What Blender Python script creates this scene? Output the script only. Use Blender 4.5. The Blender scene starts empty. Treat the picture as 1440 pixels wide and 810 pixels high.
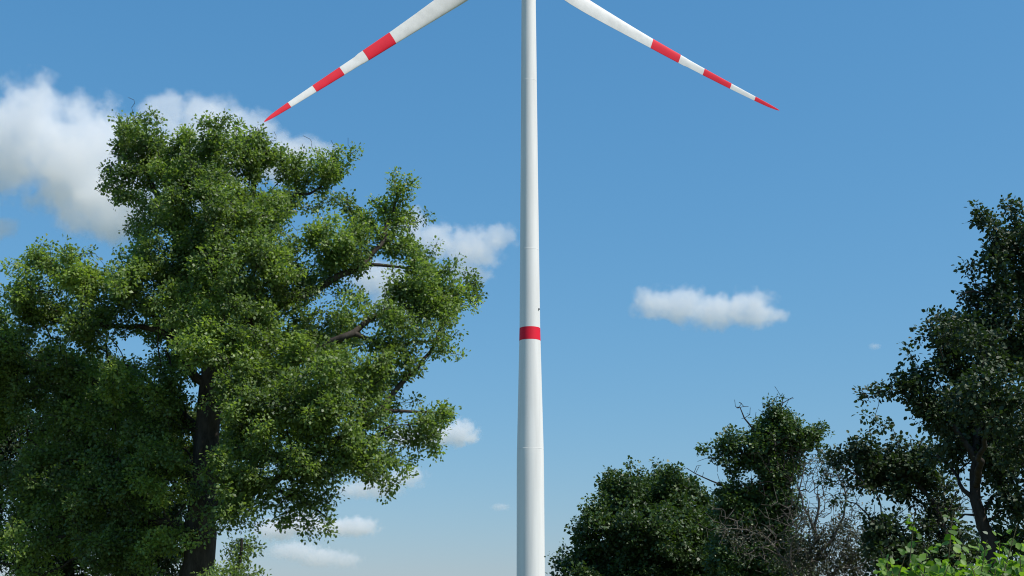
import bpy, bmesh, math, random
import numpy as np
from mathutils import Vector, Matrix, noise as mnoise

scene = bpy.context.scene
col = scene.collection
R = math.radians

# ------------------------------------------------------------------ camera
F_PX = 1800.0                 # focal length in pixels of a 1440 px wide picture
PITCH = R(15.0)
EYE = np.array([0.0, 0.0, 1.6])
cam_data = bpy.data.cameras.new('camera')
cam_data.sensor_width = 36.0
cam_data.lens = 36.0 * F_PX / 1440.0
cam_data.clip_start = 0.1
cam_data.clip_end = 90000.0
cam = bpy.data.objects.new('camera', cam_data)
col.objects.link(cam)
cam.location = EYE
cam.rotation_euler = (R(90) + PITCH, 0, 0)
scene.camera = cam

# ------------------------------------------------------------------ sky, sun, exposure
SUN_AZ = R(117.0)             # clockwise from +Y (the view direction): right, a little behind the camera
SUN_EL = R(55.0)
world = bpy.data.worlds.new('World')
scene.world = world
world.use_nodes = True
wn = world.node_tree
wn.nodes.clear()
sky = wn.nodes.new('ShaderNodeTexSky')
sky.sky_type = 'NISHITA'
sky.sun_disc = False
sky.sun_elevation = SUN_EL
sky.sun_rotation = SUN_AZ
sky.altitude = 100
sky.air_density = 1.5
sky.dust_density = 0.3
sky.ozone_density = 10.0
bg = wn.nodes.new('ShaderNodeBackground')
bg.inputs['Strength'].default_value = 0.13
# colour response of the phone camera: cool white balance, compressed green
sep = wn.nodes.new('ShaderNodeSeparateColor')
com = wn.nodes.new('ShaderNodeCombineColor')
for ch, (gain, power) in enumerate(((0.69, 1.0), (1.33, 0.672), (1.98, 0.55))):
    pw = wn.nodes.new('ShaderNodeMath'); pw.operation = 'POWER'; pw.inputs[1].default_value = power
    ml = wn.nodes.new('ShaderNodeMath'); ml.operation = 'MULTIPLY'; ml.inputs[1].default_value = gain
    wn.links.new(sep.outputs[ch], pw.inputs[0])
    wn.links.new(pw.outputs[0], ml.inputs[0])
    wn.links.new(ml.outputs[0], com.inputs[ch])
wo = wn.nodes.new('ShaderNodeOutputWorld')
wn.links.new(sky.outputs[0], sep.inputs[0])
wn.links.new(com.outputs[0], bg.inputs[0])
wn.links.new(bg.outputs[0], wo.inputs[0])

sun_data = bpy.data.lights.new('sun', 'SUN')
sun_data.energy = 5.0
sun_data.angle = R(0.53)
sun_data.color = (1.0, 0.94, 0.86)
sun = bpy.data.objects.new('sun', sun_data)
col.objects.link(sun)
to_sun = Vector((math.sin(SUN_AZ) * math.cos(SUN_EL), math.cos(SUN_AZ) * math.cos(SUN_EL), math.sin(SUN_EL)))
sun.rotation_euler = to_sun.to_track_quat('Z', 'Y').to_euler()
sun.location = (60, -30, 90)

vs = scene.view_settings
vs.view_transform = 'Standard'
vs.look = 'None'
vs.gamma = 1.0
vs.exposure = 0.0
vs.use_curve_mapping = False
scene.render.engine = 'CYCLES'
cy = scene.cycles
cy.use_denoising = True
cy.max_bounces = 12
cy.diffuse_bounces = 4
cy.transmission_bounces = 5
cy.transparent_max_bounces = 12
cy.volume_bounces = 12
cy.filter_width = 1.1
cy.volume_step_rate = 1.0
cy.volume_max_steps = 160

# ------------------------------------------------------------------ helpers
FW = np.array([0, math.cos(PITCH), math.sin(PITCH)])
UP = np.array([0, -math.sin(PITCH), math.cos(PITCH)])


def at(px, py, Y):
    """World point seen at a pixel of the 1440 x 810 photograph, on the upright plane Y metres ahead."""
    d = FW + np.array([1.0, 0, 0]) * ((px - 720) / F_PX) - UP * ((py - 405) / F_PX)
    return EYE + d * (Y / d[1])


def px_per_m(p):
    return F_PX / float(np.dot(np.asarray(p) - EYE, FW))


def tag(o, label=None, cat=None, group=None, kind=None):
    if label: o['label'] = label
    if cat: o['category'] = cat
    if group: o['group'] = group
    if kind: o['kind'] = kind
    return o


def link(name, me, parent=None, mat=None):
    o = bpy.data.objects.new(name, me)
    col.objects.link(o)
    if parent is not None:
        o.parent = parent
    if mat is not None and me is not None and not me.materials:
        me.materials.append(mat)
    return o


def empty(name, loc):
    o = bpy.data.objects.new(name, None)
    o.empty_display_size = 0.5
    o.location = loc
    col.objects.link(o)
    return o


def mesh_np(name, verts, faces_idx, face_len, smooth=False, attrs=None):
    """Fast mesh from numpy arrays; every face has face_len corners (or an array of lengths)."""
    me = bpy.data.meshes.new(name)
    verts = np.asarray(verts, np.float32).reshape(-1, 3)
    faces_idx = np.asarray(faces_idx, np.int32).ravel()
    me.vertices.add(len(verts))
    me.vertices.foreach_set('co', verts.ravel())
    me.loops.add(len(faces_idx))
    me.loops.foreach_set('vertex_index', faces_idx)
    nf = len(faces_idx) // face_len
    me.polygons.add(nf)
    me.polygons.foreach_set('loop_start', np.arange(nf, dtype=np.int32) * face_len)
    if smooth:
        me.polygons.foreach_set('use_smooth', np.ones(nf, dtype=bool))
    for k, (dom, arr) in (attrs or {}).items():
        a = me.attributes.new(k, 'FLOAT', dom)
        a.data.foreach_set('value', np.asarray(arr, np.float32))
    me.update(calc_edges=True)
    return me


def new_mat(name):
    m = bpy.data.materials.new(name)
    m.use_nodes = True
    nt = m.node_tree
    nt.nodes.clear()
    out = nt.nodes.new('ShaderNodeOutputMaterial')
    return m, nt, out


def node(nt, kind, **kw):
    n = nt.nodes.new(kind)
    for k, v in kw.items():
        if k.startswith('i_'):
            n.inputs[k[2:]].default_value = v
        else:
            setattr(n, k, v)
    return n


def ramp(nt, fac, stops):
    r = nt.nodes.new('ShaderNodeValToRGB')
    el = r.color_ramp.elements
    while len(el) < len(stops):
        el.new(0.5)
    for e, (p, c) in zip(el, stops):
        e.position = p
        e.color = (*c, 1)
    nt.links.new(fac, r.inputs['Fac'])
    return r.outputs['Color']


# ------------------------------------------------------------------ materials
def paint_mat(name, rgb, rough, streak):
    """Weathered gel-coat: faint streaks of dirt run down (or along) the part, low gloss."""
    m, nt, out = new_mat(name)
    b = node(nt, 'ShaderNodeBsdfPrincipled')
    tc = node(nt, 'ShaderNodeTexCoord')
    mp = node(nt, 'ShaderNodeMapping')
    mp.inputs['Scale'].default_value = streak
    nt.links.new(tc.outputs['Object'], mp.inputs['Vector'])
    nz = node(nt, 'ShaderNodeTexNoise', i_Scale=1.0, i_Detail=6.0, i_Roughness=0.6)
    nt.links.new(mp.outputs[0], nz.inputs['Vector'])
    dark = tuple(c * 0.86 for c in rgb)
    c = ramp(nt, nz.outputs['Fac'], [(0.30, dark), (0.62, rgb)])
    nt.links.new(c, b.inputs['Base Color'])
    b.inputs['Roughness'].default_value = rough
    b.inputs['Specular IOR Level'].default_value = 0.25
    nt.links.new(b.outputs[0], out.inputs['Surface'])
    return m


M_WHITE = paint_mat('tower_white_paint', (0.80, 0.795, 0.77), 0.50, (0.9, 0.9, 0.05))
M_BLADE = paint_mat('blade_white_gelcoat', (0.78, 0.775, 0.755), 0.5, (0.6, 0.6, 0.6))
M_RED = paint_mat('signal_red_paint', (0.76, 0.010, 0.034), 0.6, (0.5, 0.5, 0.5))
M_DARK = paint_mat('grey_steel', (0.12, 0.12, 0.13), 0.5, (3, 3, 3))


def bark_mat(name, lo, hi, scale=6.0):
    m, nt, out = new_mat(name)
    b = node(nt, 'ShaderNodeBsdfPrincipled')
    tc = node(nt, 'ShaderNodeTexCoord')
    mp = node(nt, 'ShaderNodeMapping')
    mp.inputs['Scale'].default_value = (scale, scale, scale * 0.3)
    nt.links.new(tc.outputs['Object'], mp.inputs['Vector'])
    nz = node(nt, 'ShaderNodeTexNoise', i_Scale=1.0, i_Detail=8.0, i_Roughness=0.68)
    nt.links.new(mp.outputs[0], nz.inputs['Vector'])
    nt.links.new(ramp(nt, nz.outputs['Fac'], [(0.32, lo), (0.68, hi)]), b.inputs['Base Color'])
    b.inputs['Roughness'].default_value = 0.92
    b.inputs['Specular IOR Level'].default_value = 0.15
    bp = node(nt, 'ShaderNodeBump', i_Strength=0.8, i_Distance=0.04)
    nt.links.new(nz.outputs['Fac'], bp.inputs['Height'])
    nt.links.new(bp.outputs[0], b.inputs['Normal'])
    nt.links.new(b.outputs[0], out.inputs['Surface'])
    return m


def leaf_mat(name, stops, trans=0.28, gloss=0.5, tint=(1.0, 1.0, 0.55)):
    """Leaf: colour varies from leaf to leaf ('rnd'), waxy upper gloss, light passing through the blade."""
    m, nt, out = new_mat(name)
    at_ = node(nt, 'ShaderNodeAttribute', attribute_name='rnd')
    c = ramp(nt, at_.outputs['Fac'], stops)
    b = node(nt, 'ShaderNodeBsdfPrincipled')
    nt.links.new(c, b.inputs['Base Color'])
    b.inputs['Roughness'].default_value = gloss
    b.inputs['Specular IOR Level'].default_value = 0.55
    t = node(nt, 'ShaderNodeBsdfTranslucent')
    mx = node(nt, 'ShaderNodeMix', data_type='RGBA', blend_type='MULTIPLY')
    mx.inputs['Factor'].default_value = 1.0
    nt.links.new(c, mx.inputs[6])
    mx.inputs[7].default_value = (tint[0] * 1.6, tint[1] * 1.7, tint[2], 1)
    nt.links.new(mx.outputs[2], t.inputs['Color'])
    s = node(nt, 'ShaderNodeMixShader')
    s.inputs[0].default_value = trans
    nt.links.new(b.outputs[0], s.inputs[1])
    nt.links.new(t.outputs[0], s.inputs[2])
    nt.links.new(s.outputs[0], out.inputs['Surface'])
    return m


# ------------------------------------------------------------------ ground
def build_ground():
    m, nt, out = new_mat('meadow_grass')
    b = node(nt, 'ShaderNodeBsdfPrincipled')
    tc = node(nt, 'ShaderNodeTexCoord')
    n1 = node(nt, 'ShaderNodeTexNoise', i_Scale=0.06, i_Detail=8.0, i_Roughness=0.65)
    n2 = node(nt, 'ShaderNodeTexNoise', i_Scale=3.0, i_Detail=6.0, i_Roughness=0.7)
    nt.links.new(tc.outputs['Object'], n1.inputs['Vector'])
    nt.links.new(tc.outputs['Object'], n2.inputs['Vector'])
    mx = node(nt, 'ShaderNodeMix', data_type='FLOAT')
    mx.inputs['Factor'].default_value = 0.4
    nt.links.new(n1.outputs['Fac'], mx.inputs[2])
    nt.links.new(n2.outputs['Fac'], mx.inputs[3])
    nt.links.new(ramp(nt, mx.outputs[0], [(0.3, (0.05, 0.07, 0.02)), (0.5, (0.10, 0.11, 0.04)), (0.7, (0.19, 0.16, 0.08))]), b.inputs['Base Color'])
    b.inputs['Roughness'].default_value = 0.95
    bp = node(nt, 'ShaderNodeBump', i_Strength=0.6, i_Distance=0.1)
    nt.links.new(n2.outputs['Fac'], bp.inputs['Height'])
    nt.links.new(bp.outputs[0], b.inputs['Normal'])
    nt.links.new(b.outputs[0], out.inputs['Surface'])
    # rings that grow towards the horizon, gently uneven near by, dead level at the foot of every thing
    rings = [0.0] + list(np.geomspace(4, 60000, 46))
    seg = 64
    vs_, fs = [], []
    for i, r in enumerate(rings):
        for k in range(seg):
            a = 2 * math.pi * k / seg
            x, y = r * math.cos(a), r * math.sin(a)
            z = 0.0 if r < 300 else -0.4 + 0.4 * math.sin(x * 0.002) * math.cos(y * 0.0017)
            vs_.append((x, y, z))
    for i in range(len(rings) - 1):
        for k in range(seg):
            k2 = (k + 1) % seg
            fs.append((i * seg + k, (i + 1) * seg + k, (i + 1) * seg + k2, i * seg + k2))
    bm = bmesh.new()
    bv = [bm.verts.new(v) for v in vs_]
    for f in fs:
        bm.faces.new([bv[i] for i in f])
    bmesh.ops.remove_doubles(bm, verts=bm.verts, dist=1e-4)
    bmesh.ops.recalc_face_normals(bm, faces=bm.faces)
    me = bpy.data.meshes.new('ground')
    bm.to_mesh(me); bm.free()
    tag(link('ground', me, None, m), kind='structure')


build_ground()

# ------------------------------------------------------------------ clouds
def cloud_material(name, puffs, scale, dens, soft, nscale):
    """Scattering droplets: densest inside the puffs, torn by turbulence towards their rims."""
    m, nt, out = new_mat(name)
    tc = node(nt, 'ShaderNodeTexCoord')
    L = nt.links.new
    # turbulence that also bends the outline
    nz = node(nt, 'ShaderNodeTexNoise', i_Scale=nscale, i_Detail=7.0, i_Roughness=0.60)
    L(tc.outputs['Object'], nz.inputs['Vector'])
    field = None
    for c, r in puffs:
        mp = node(nt, 'ShaderNodeMapping', vector_type='TEXTURE')
        mp.inputs['Location'].default_value = c
        mp.inputs['Scale'].default_value = r
        L(tc.outputs['Object'], mp.inputs['Vector'])
        ln = node(nt, 'ShaderNodeVectorMath', operation='LENGTH')
        L(mp.outputs[0], ln.inputs[0])
        if field is None:
            field = ln.outputs['Value']
        else:
            mn = node(nt, 'ShaderNodeMath', operation='SMOOTH_MIN')
            mn.inputs[2].default_value = 0.22
            L(field, mn.inputs[0]); L(ln.outputs['Value'], mn.inputs[1])
            field = mn.outputs[0]
    # value = 1 - field + (noise - .5) * k
    k = node(nt, 'ShaderNodeMath', operation='MULTIPLY_ADD')
    L(nz.outputs['Fac'], k.inputs[0]); k.inputs[1].default_value = 1.7; k.inputs[2].default_value = -0.85 + 0.97
    s = node(nt, 'ShaderNodeMath', operation='SUBTRACT')
    L(k.outputs[0], s.inputs[0]); L(field, s.inputs[1])
    mr = node(nt, 'ShaderNodeMapRange', interpolation_type='SMOOTHSTEP')
    mr.inputs['From Min'].default_value = 0.0
    mr.inputs['From Max'].default_value = soft
    mr.inputs['To Min'].default_value = 0.0
    mr.inputs['To Max'].default_value = dens
    L(s.outputs[0], mr.inputs['Value'])
    pv = node(nt, 'ShaderNodeVolumePrincipled')
    pv.inputs['Color'].default_value = (1.0, 1.0, 1.0, 1)
    pv.inputs['Anisotropy'].default_value = 0.0
    L(mr.outputs[0], pv.inputs['Density'])
    L(pv.outputs[0], out.inputs['Volume'])
    return m


def build_cloud(label, Y, puffs_px, dens=0.02, soft=0.35, thick=0.8, nsc=2.2, seed=0):
    """puffs_px: (px, py, rx, ry) in the photograph; the cloud hangs Y metres ahead and is about as deep as its puffs are wide."""
    rnd = random.Random(seed)
    cx = sum(p[0] for p in puffs_px) / len(puffs_px)
    cyy = sum(p[1] for p in puffs_px) / len(puffs_px)
    C = at(cx, cyy, Y)
    k = 1.0 / px_per_m(C)
    puffs = []
    for i, (px, py, rx, ry) in enumerate(puffs_px):
        dy = (rnd.random() - 0.5) * rx * k * 0.9
        p = at(px, py, Y + dy) - C
        puffs.append((tuple(p), (rx * k, (rx * 0.6 + ry * 0.4) * k * thick, ry * k)))
    bm = bmesh.new()
    for c, r in puffs:
        mt = Matrix.Translation(c) @ Matrix.Diagonal((r[0] * 1.14, r[1] * 1.14, r[2] * 1.14, 1))
        bmesh.ops.create_icosphere(bm, subdivisions=3, radius=1.0, matrix=mt)
    me = bpy.data.meshes.new('cloud')
    bm.to_mesh(me); bm.free()
    o = link('cloud', me)
    size = max(max(abs(p[0][0]) + p[1][0] for p in puffs), 1)
    md = o.modifiers.new('fuse', 'REMESH')
    md.mode = 'VOXEL'
    md.voxel_size = min(min(r) for _, r in puffs) / 5.0
    dg = bpy.context.evaluated_depsgraph_get()
    me2 = bpy.data.meshes.new_from_object(o.evaluated_get(dg))
    o.modifiers.clear()
    o.data = me2
    me2.name = 'cloud'
    bpy.data.meshes.remove(me)
    rr = min(r[2] for _, r in puffs)
    big = max(r[2] for _, r in puffs)
    o.location = C
    me2.materials.clear()
    me2.materials.append(cloud_material('cloud_droplets', puffs, size, dens, soft, nsc / big))
    tag(o, label, 'cloud', 'fair weather clouds')
    return o


BIG = [(40, 185, 70, 88), (112, 225, 95, 100), (160, 288, 92, 60), (-30, 215, 85, 85), (195, 205, 60, 55),
       (232, 160, 38, 40), (292, 172, 58, 48), (345, 185, 46, 38), (275, 240, 85, 75), (420, 212, 46, 26), (385, 225, 58, 45), (455, 212, 34, 20), (-10, 320, 40, 22)]
build_cloud('large white cloud behind the top of the oak, biggest in the sky', 2600, BIG, dens=0.015, soft=0.42, nsc=3.0, seed=3)
build_cloud('grey white cloud between the oak crown and the turbine tower', 3300, [
    (612, 340, 42, 34), (662, 350, 50, 38), (704, 332, 30, 24), (575, 320, 36, 34), (535, 392, 60, 30), (648, 384, 52, 20), (560, 430, 55, 40)],
    dens=0.014, soft=0.5, seed=4)
build_cloud('lone flat white cloud in the open sky right of the tower', 4000, [
    (922, 427, 42, 27), (962, 430, 52, 32), (1008, 438, 52, 31), (1052, 434, 48, 32), (1076, 444, 34, 18)], dens=0.013, soft=0.5, nsc=1.7, seed=5)
build_cloud('small puffy cloud beside the drooping oak branch, left of the tower', 7000, [
    (645, 609, 34, 23), (612, 612, 40, 20), (570, 615, 36, 16)], dens=0.013, soft=0.45, seed=6)
build_cloud('faint cloud under the drooping oak branches', 9000, [
    (572, 670, 34, 19), (535, 682, 44, 24), (500, 690, 38, 15)], dens=0.007, soft=0.6, seed=7)
build_cloud('bright heaped cloud low in the sky near the oak trunk', 12000, [
    (500, 741, 38, 17), (465, 742, 35, 14), (425, 735, 38, 20), (390, 745, 40, 18)], dens=0.008, soft=0.45, seed=8)
build_cloud('hazy cloud lowest in the sky near the oak trunk', 16000, [
    (485, 787, 28, 15), (450, 784, 42, 17), (415, 775, 45, 16)], dens=0.004, soft=0.5, seed=9)
build_cloud('tiny cloud wisp close to the lower left of the tower', 12000, [(704, 713, 17, 7)], dens=0.006, soft=0.7, seed=10)
build_cloud('tiny cloud wisp alone above the right hand trees', 6000, [(1230, 487, 11, 6)], dens=0.012, soft=0.7, seed=11)

# ------------------------------------------------------------------ wind turbine
TX, TY, HUB_Z, YAW, PHASE = 3.08, 215.0, 124.45, 0.4531, 0.1961
TILT = R(5.0)


def lathe(profile, seg=72):
    n = len(profile)
    v = []
    for z, r in profile:
        for k in range(seg):
            a = 2 * math.pi * k / seg
            v.append((r * math.cos(a), r * math.sin(a), z))
    f = []
    for i in range(n - 1):
        for k in range(seg):
            k2 = (k + 1) % seg
            f.append((i * seg + k, i * seg + k2, (i + 1) * seg + k2, (i + 1) * seg + k))
    return mesh_np('lathe', v, f, 4, smooth=True)


def tower_r(z):
    return float(np.interp(z, [0, 10.3, 27, 30, 31.1, 32.5, 49.7, 52, 79.5, 114.4, 122.6],
                           [2.42, 2.325, 2.285, 2.27, 2.245, 2.215, 1.832, 1.780, 1.55, 1.316, 1.27]))


turbine = empty('wind_turbine', (TX, TY, 0))
tag(turbine, 'tall white wind turbine with red striped blades and one red tower band', 'wind turbine')
zs = sorted(set(list(np.linspace(0, 122.6, 60)) + [27, 30, 31.1, 32.5]))
tower = link('tower', lathe([(z, tower_r(z)) for z in zs]), turbine, M_WHITE)
band = link('red_band', lathe([(z, tower_r(z) + 0.012) for z in np.linspace(49.75, 51.98, 6)]), tower, M_RED)
band['label'] = 'red painted ring round the tower'
for z in (31.1, 66.0, 98.0):      # section joints
    w = 0.05
    link('section_joint', lathe([(z - w, tower_r(z - w) + 0.001), (z - w, tower_r(z) + 0.003), (z + w, tower_r(z) + 0.003), (z + w, tower_r(z + w) + 0.001)]), tower, M_WHITE)


def box_mesh(sx, sy, sz, bevel=0.0, segs=3, off=(0, 0, 0)):
    bm = bmesh.new()
    bmesh.ops.create_cube(bm, size=1.0, matrix=Matrix.Translation(off) @ Matrix.Diagonal((sx, sy, sz, 1)))
    if bevel:
        bmesh.ops.bevel(bm, geom=bm.edges[:], offset=bevel, segments=segs, affect='EDGES', profile=0.6)
    me = bpy.data.meshes.new('box')
    bm.to_mesh(me); bm.free()
    for p in me.polygons:
        p.use_smooth = bevel > 0
    return me


lamp_a = R(-31)
lz = 55.2
lamp = link('obstruction_light', box_mesh(0.22, 0.26, 0.26, 0.05), tower, M_DARK)
lamp.location = (math.cos(lamp_a) * (tower_r(lz) + 0.08), math.sin(lamp_a) * (tower_r(lz) + 0.08), lz)
lamp.rotation_euler.z = lamp_a

# nacelle (towards the camera) and rotor (away from it), yawed together
ux = Vector((math.cos(YAW), math.sin(YAW), 0))
uy = Vector((-math.sin(YAW), math.cos(YAW), 0))
axis = (uy * math.cos(TILT) + Vector((0, 0, 1)) * math.sin(TILT)).normalized()
vert = (Vector((0, 0, 1)) * math.cos(TILT) - uy * math.sin(TILT)).normalized()
rot_m = Matrix((ux, axis, vert)).transposed().to_4x4()
nac = link('nacelle', box_mesh(3.9, 11.0, 3.9, 0.6, 4, (0, -3.0, 0.55)), turbine, M_BLADE)
nac.matrix_local = Matrix.Translation((0, 0, HUB_Z)) @ rot_m
cool = link('cooler', box_mesh(3.2, 0.5, 1.5, 0.1, 2, (0, -7.6, 3.2)), nac, M_BLADE)
hub_c = Vector((0, 0, HUB_Z)) + axis * 5.0
spin = lathe([(-1.9, 1.55), (-1.6, 1.72), (0.0, 1.8), (1.2, 1.6), (2.1, 1.1), (2.6, 0.5), (2.75, 0.02)], 40)
spin.transform(Matrix.Rotation(R(-90), 4, 'X'))
hub = link('hub', spin, turbine, M_BLADE)
hub.matrix_local = Matrix.Translation(hub_c) @ rot_m


K = 62.37 / 58.8


def blade_ring(r, grow=0.0, n=28):
    """Outline of the blade at radius r: x along the chord (leading edge at -x), y through the thickness."""
    r0_, r = r, r / K
    chord = float(np.interp(r, [1.5, 3, 6, 9.5, 12, 15, 18, 24, 29.7, 36, 37.4, 38.2, 41.5, 47.7, 53.2, 56.5, 58.0, 58.6, 58.8],
                            [2.3, 2.3, 2.7, 3.5, 3.72, 3.6, 3.32, 2.76, 2.32, 2.02, 1.96, 1.74, 1.60, 1.30, 1.00, 0.74, 0.42, 0.20, 0.05]))
    thick = float(np.interp(r, [1.5, 3, 6, 9.5, 15, 30, 50, 58.8], [1.0, 1.0, 0.72, 0.46, 0.30, 0.21, 0.16, 0.14]))
    circ = float(np.interp(r, [2.5, 9.5], [1.0, 0.0]))
    twist = R(float(np.interp(r, [1.5, 9, 20, 40, 58.8], [-20, -17, -11, -4, 0.0])))
    bend = 3.0 * (max(r0_ - 12, 0) / 46.8) ** 2       # the loaded blade bends downwind

    pts = []
    for k in range(n):
        a = 2 * math.pi * k / n
        cx_ = (1 - math.cos(a)) / 2                     # 0 at the leading edge
        yt = 5 * thick * (0.2969 * math.sqrt(cx_) - 0.126 * cx_ - 0.3516 * cx_ ** 2 + 0.2843 * cx_ ** 3 - 0.1015 * cx_ ** 4)
        ya = yt * (1 if a < math.pi else -0.75)
        yc = 0.5 * thick * math.sin(a)
        x = (cx_ - 0.33) * chord
        xc = (cx_ - 0.5) * chord
        x = x * (1 - circ) + xc * circ
        y = (ya * (1 - circ) + yc * circ) * chord
        if grow:
            m = math.hypot(x - 0.15 * chord, y) + 1e-6
            x += (x - 0.15 * chord) / m * grow
            y += math.copysign(grow, math.sin(a)) if abs(math.sin(a)) > 1e-6 else 0
        c, s = math.cos(twist), math.sin(twist)
        pts.append((x * c - y * s, x * s + y * c - bend, r0_))
    return pts


def loft(radii, grow=0.0, caps=True):
    n = 28
    v, bmf = [], []
    for r in radii:
        v += blade_ring(r, grow, n)
    bm = bmesh.new()
    bv = [bm.verts.new(p) for p in v]
    for i in range(len(radii) - 1):
        for k in range(n):
            k2 = (k + 1) % n
            f = bm.faces.new((bv[i * n + k], bv[i * n + k2], bv[(i + 1) * n + k2], bv[(i + 1) * n + k]))
            f.smooth = True
    if caps:
        bm.faces.new(bv[:n][::-1])
        bm.faces.new(bv[-n:])
    bmesh.ops.recalc_face_normals(bm, faces=bm.faces)
    me = bpy.data.meshes.new('blade')
    bm.to_mesh(me); bm.free()
    return me


blade_me = loft([K * r for r in sorted(set(list(np.linspace(1.5, 56, 62)) + [36.6, 37.4, 37.8, 38.2, 56.5, 57, 57.5, 58, 58.3, 58.6, 58.8]))])
blade_me.materials.append(M_BLADE)
stripe_me = [loft(list(np.linspace(a, b, 10)), 0.014, False) for a, b in ((31.82, 38.47), (44.24, 50.75))]
stripe_me.append(loft([56.55] + [K * r for r in (54, 55, 56, 57, 57.5, 58, 58.3, 58.6, 58.81)], 0.014, False))
for m_ in stripe_me:
    m_.materials.append(M_RED)
for k in range(3):
    b = link('blade', blade_me, turbine)
    a = PHASE + R(120) * k                              # k = 0 points up out of the picture
    b.matrix_local = Matrix.Translation(hub_c) @ rot_m @ Matrix.Rotation(-a, 4, 'Y')
    for m_ in stripe_me:
        link('red_stripe', m_, b)

# ------------------------------------------------------------------ trees
def catmull(pts, step):
    """Resample a polyline (k x 4: x, y, z, radius) as a smooth curve with points about step apart."""
    P = np.asarray(pts, float)
    P = np.vstack([2 * P[0] - P[1], P, 2 * P[-1] - P[-2]])
    out = [P[1]]
    for i in range(1, len(P) - 2):
        n = max(1, int(round(np.linalg.norm(P[i + 1, :3] - P[i, :3]) / step)))
        for t in (np.arange(n) + 1) / n:
            out.append(0.5 * (2 * P[i] + (P[i + 1] - P[i - 1]) * t + (2 * P[i - 1] - 5 * P[i] + 4 * P[i + 1] - P[i + 2]) * t * t
                              + (3 * P[i] - P[i - 1] - 3 * P[i + 1] + P[i + 2]) * t ** 3))
    return np.array(out)


def tube(points, radii, sides, flare=False):
    """One continuous tube with slightly irregular girth."""
    P = np.asarray(points, float)
    n = len(P)
    T = np.gradient(P, axis=0)
    T /= np.linalg.norm(T, axis=1)[:, None] + 1e-9
    ref = np.array([0.31, 0.87, 0.12])
    A = np.cross(T, ref); A /= np.linalg.norm(A, axis=1)[:, None] + 1e-9
    B = np.cross(T, A)
    ang = np.linspace(0, 2 * math.pi, sides, endpoint=False)
    v = np.zeros((n, sides, 3))
    for k, a in enumerate(ang):
        wob = np.array([1 + 0.16 * mnoise.noise(Vector((p[0] * 1.7 + math.cos(a) * 0.9, p[1] * 1.7 + math.sin(a) * 0.9, p[2] * 0.9))) for p in P])
        v[:, k] = P + (A * math.cos(a) + B * math.sin(a)) * (np.asarray(radii) * wob)[:, None]
    idx = np.arange(n * sides).reshape(n, sides)
    q = np.stack([idx[:-1], np.roll(idx[:-1], -1, 1), np.roll(idx[1:], -1, 1), idx[1:]], -1).reshape(-1, 4)
    return v.reshape(-1, 3), q


def sticks(p0, p1, r0, r1, sides=4):
    """Many short tapered twigs as one vertex block."""
    p0, p1 = np.asarray(p0), np.asarray(p1)
    T = p1 - p0
    T /= np.linalg.norm(T, axis=1)[:, None] + 1e-9
    A = np.cross(T, np.array([0.3, 0.8, 0.5])); A /= np.linalg.norm(A, axis=1)[:, None] + 1e-9
    B = np.cross(T, A)
    n = len(p0)
    v = np.zeros((n, 2, sides, 3))
    for k in range(sides):
        a = 2 * math.pi * k / sides
        d = A * math.cos(a) + B * math.sin(a)
        v[:, 0, k] = p0 + d * np.asarray(r0)[:, None]
        v[:, 1, k] = p1 + d * np.asarray(r1)[:, None]
    idx = np.arange(n * 2 * sides).reshape(n, 2, sides)
    q = np.stack([idx[:, 0], np.roll(idx[:, 0], -1, 1), np.roll(idx[:, 1], -1, 1), idx[:, 1]], -1).reshape(-1, 4)
    return v.reshape(-1, 3), q


def unit(a):
    return a / (np.linalg.norm(a, axis=-1, keepdims=True) + 1e-9)


def leaf_block_far(pos, d, nrm, L, W, rng):
    """The same leaf for trees farther off: one creased lozenge."""
    n = len(pos)
    side = unit(np.cross(d, nrm))
    nn = unit(np.cross(side, d))
    L = L[:, None]; W = W[:, None]
    fold = (rng.random((n, 1)) * 0.25 + 0.04) * W
    v = np.zeros((n, 4, 3))
    v[:, 0] = pos
    v[:, 1] = pos + d * L * 0.5 + side * W * 0.55 + nn * fold
    v[:, 2] = pos + d * L
    v[:, 3] = pos + d * L * 0.5 - side * W * 0.55 + nn * fold
    return v.reshape(-1, 3), (np.arange(n)[:, None] * 4 + np.array([0, 1, 2, 3])).reshape(-1, 4)


def leaf_block(pos, d, nrm, L, W, rng):
    """Folded pointed leaves, two triangles on either side of the midrib."""
    n = len(pos)
    side = unit(np.cross(d, nrm))
    nn = unit(np.cross(side, d))
    L = L[:, None]; W = W[:, None]
    fold = (rng.random((n, 1)) * 0.22 + 0.04) * W
    curl = (rng.random((n, 1)) - 0.65) * 0.25 * L
    v = np.zeros((n, 6, 3))
    v[:, 0] = pos
    v[:, 1] = pos + d * L * 0.36 + side * W * 0.46 + nn * fold
    v[:, 2] = pos + d * L * 0.74 + side * W * 0.40 + nn * (fold + curl * 0.5)
    v[:, 3] = pos + d * L + nn * curl
    v[:, 4] = pos + d * L * 0.74 - side * W * 0.40 + nn * (fold + curl * 0.5)
    v[:, 5] = pos + d * L * 0.36 - side * W * 0.46 + nn * fold
    base = np.arange(n)[:, None] * 6
    q = np.concatenate([base + np.array([0, 1, 2, 3]), base + np.array([0, 3, 4, 5])], 1).reshape(-1, 4)
    return v.reshape(-1, 3), q


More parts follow.
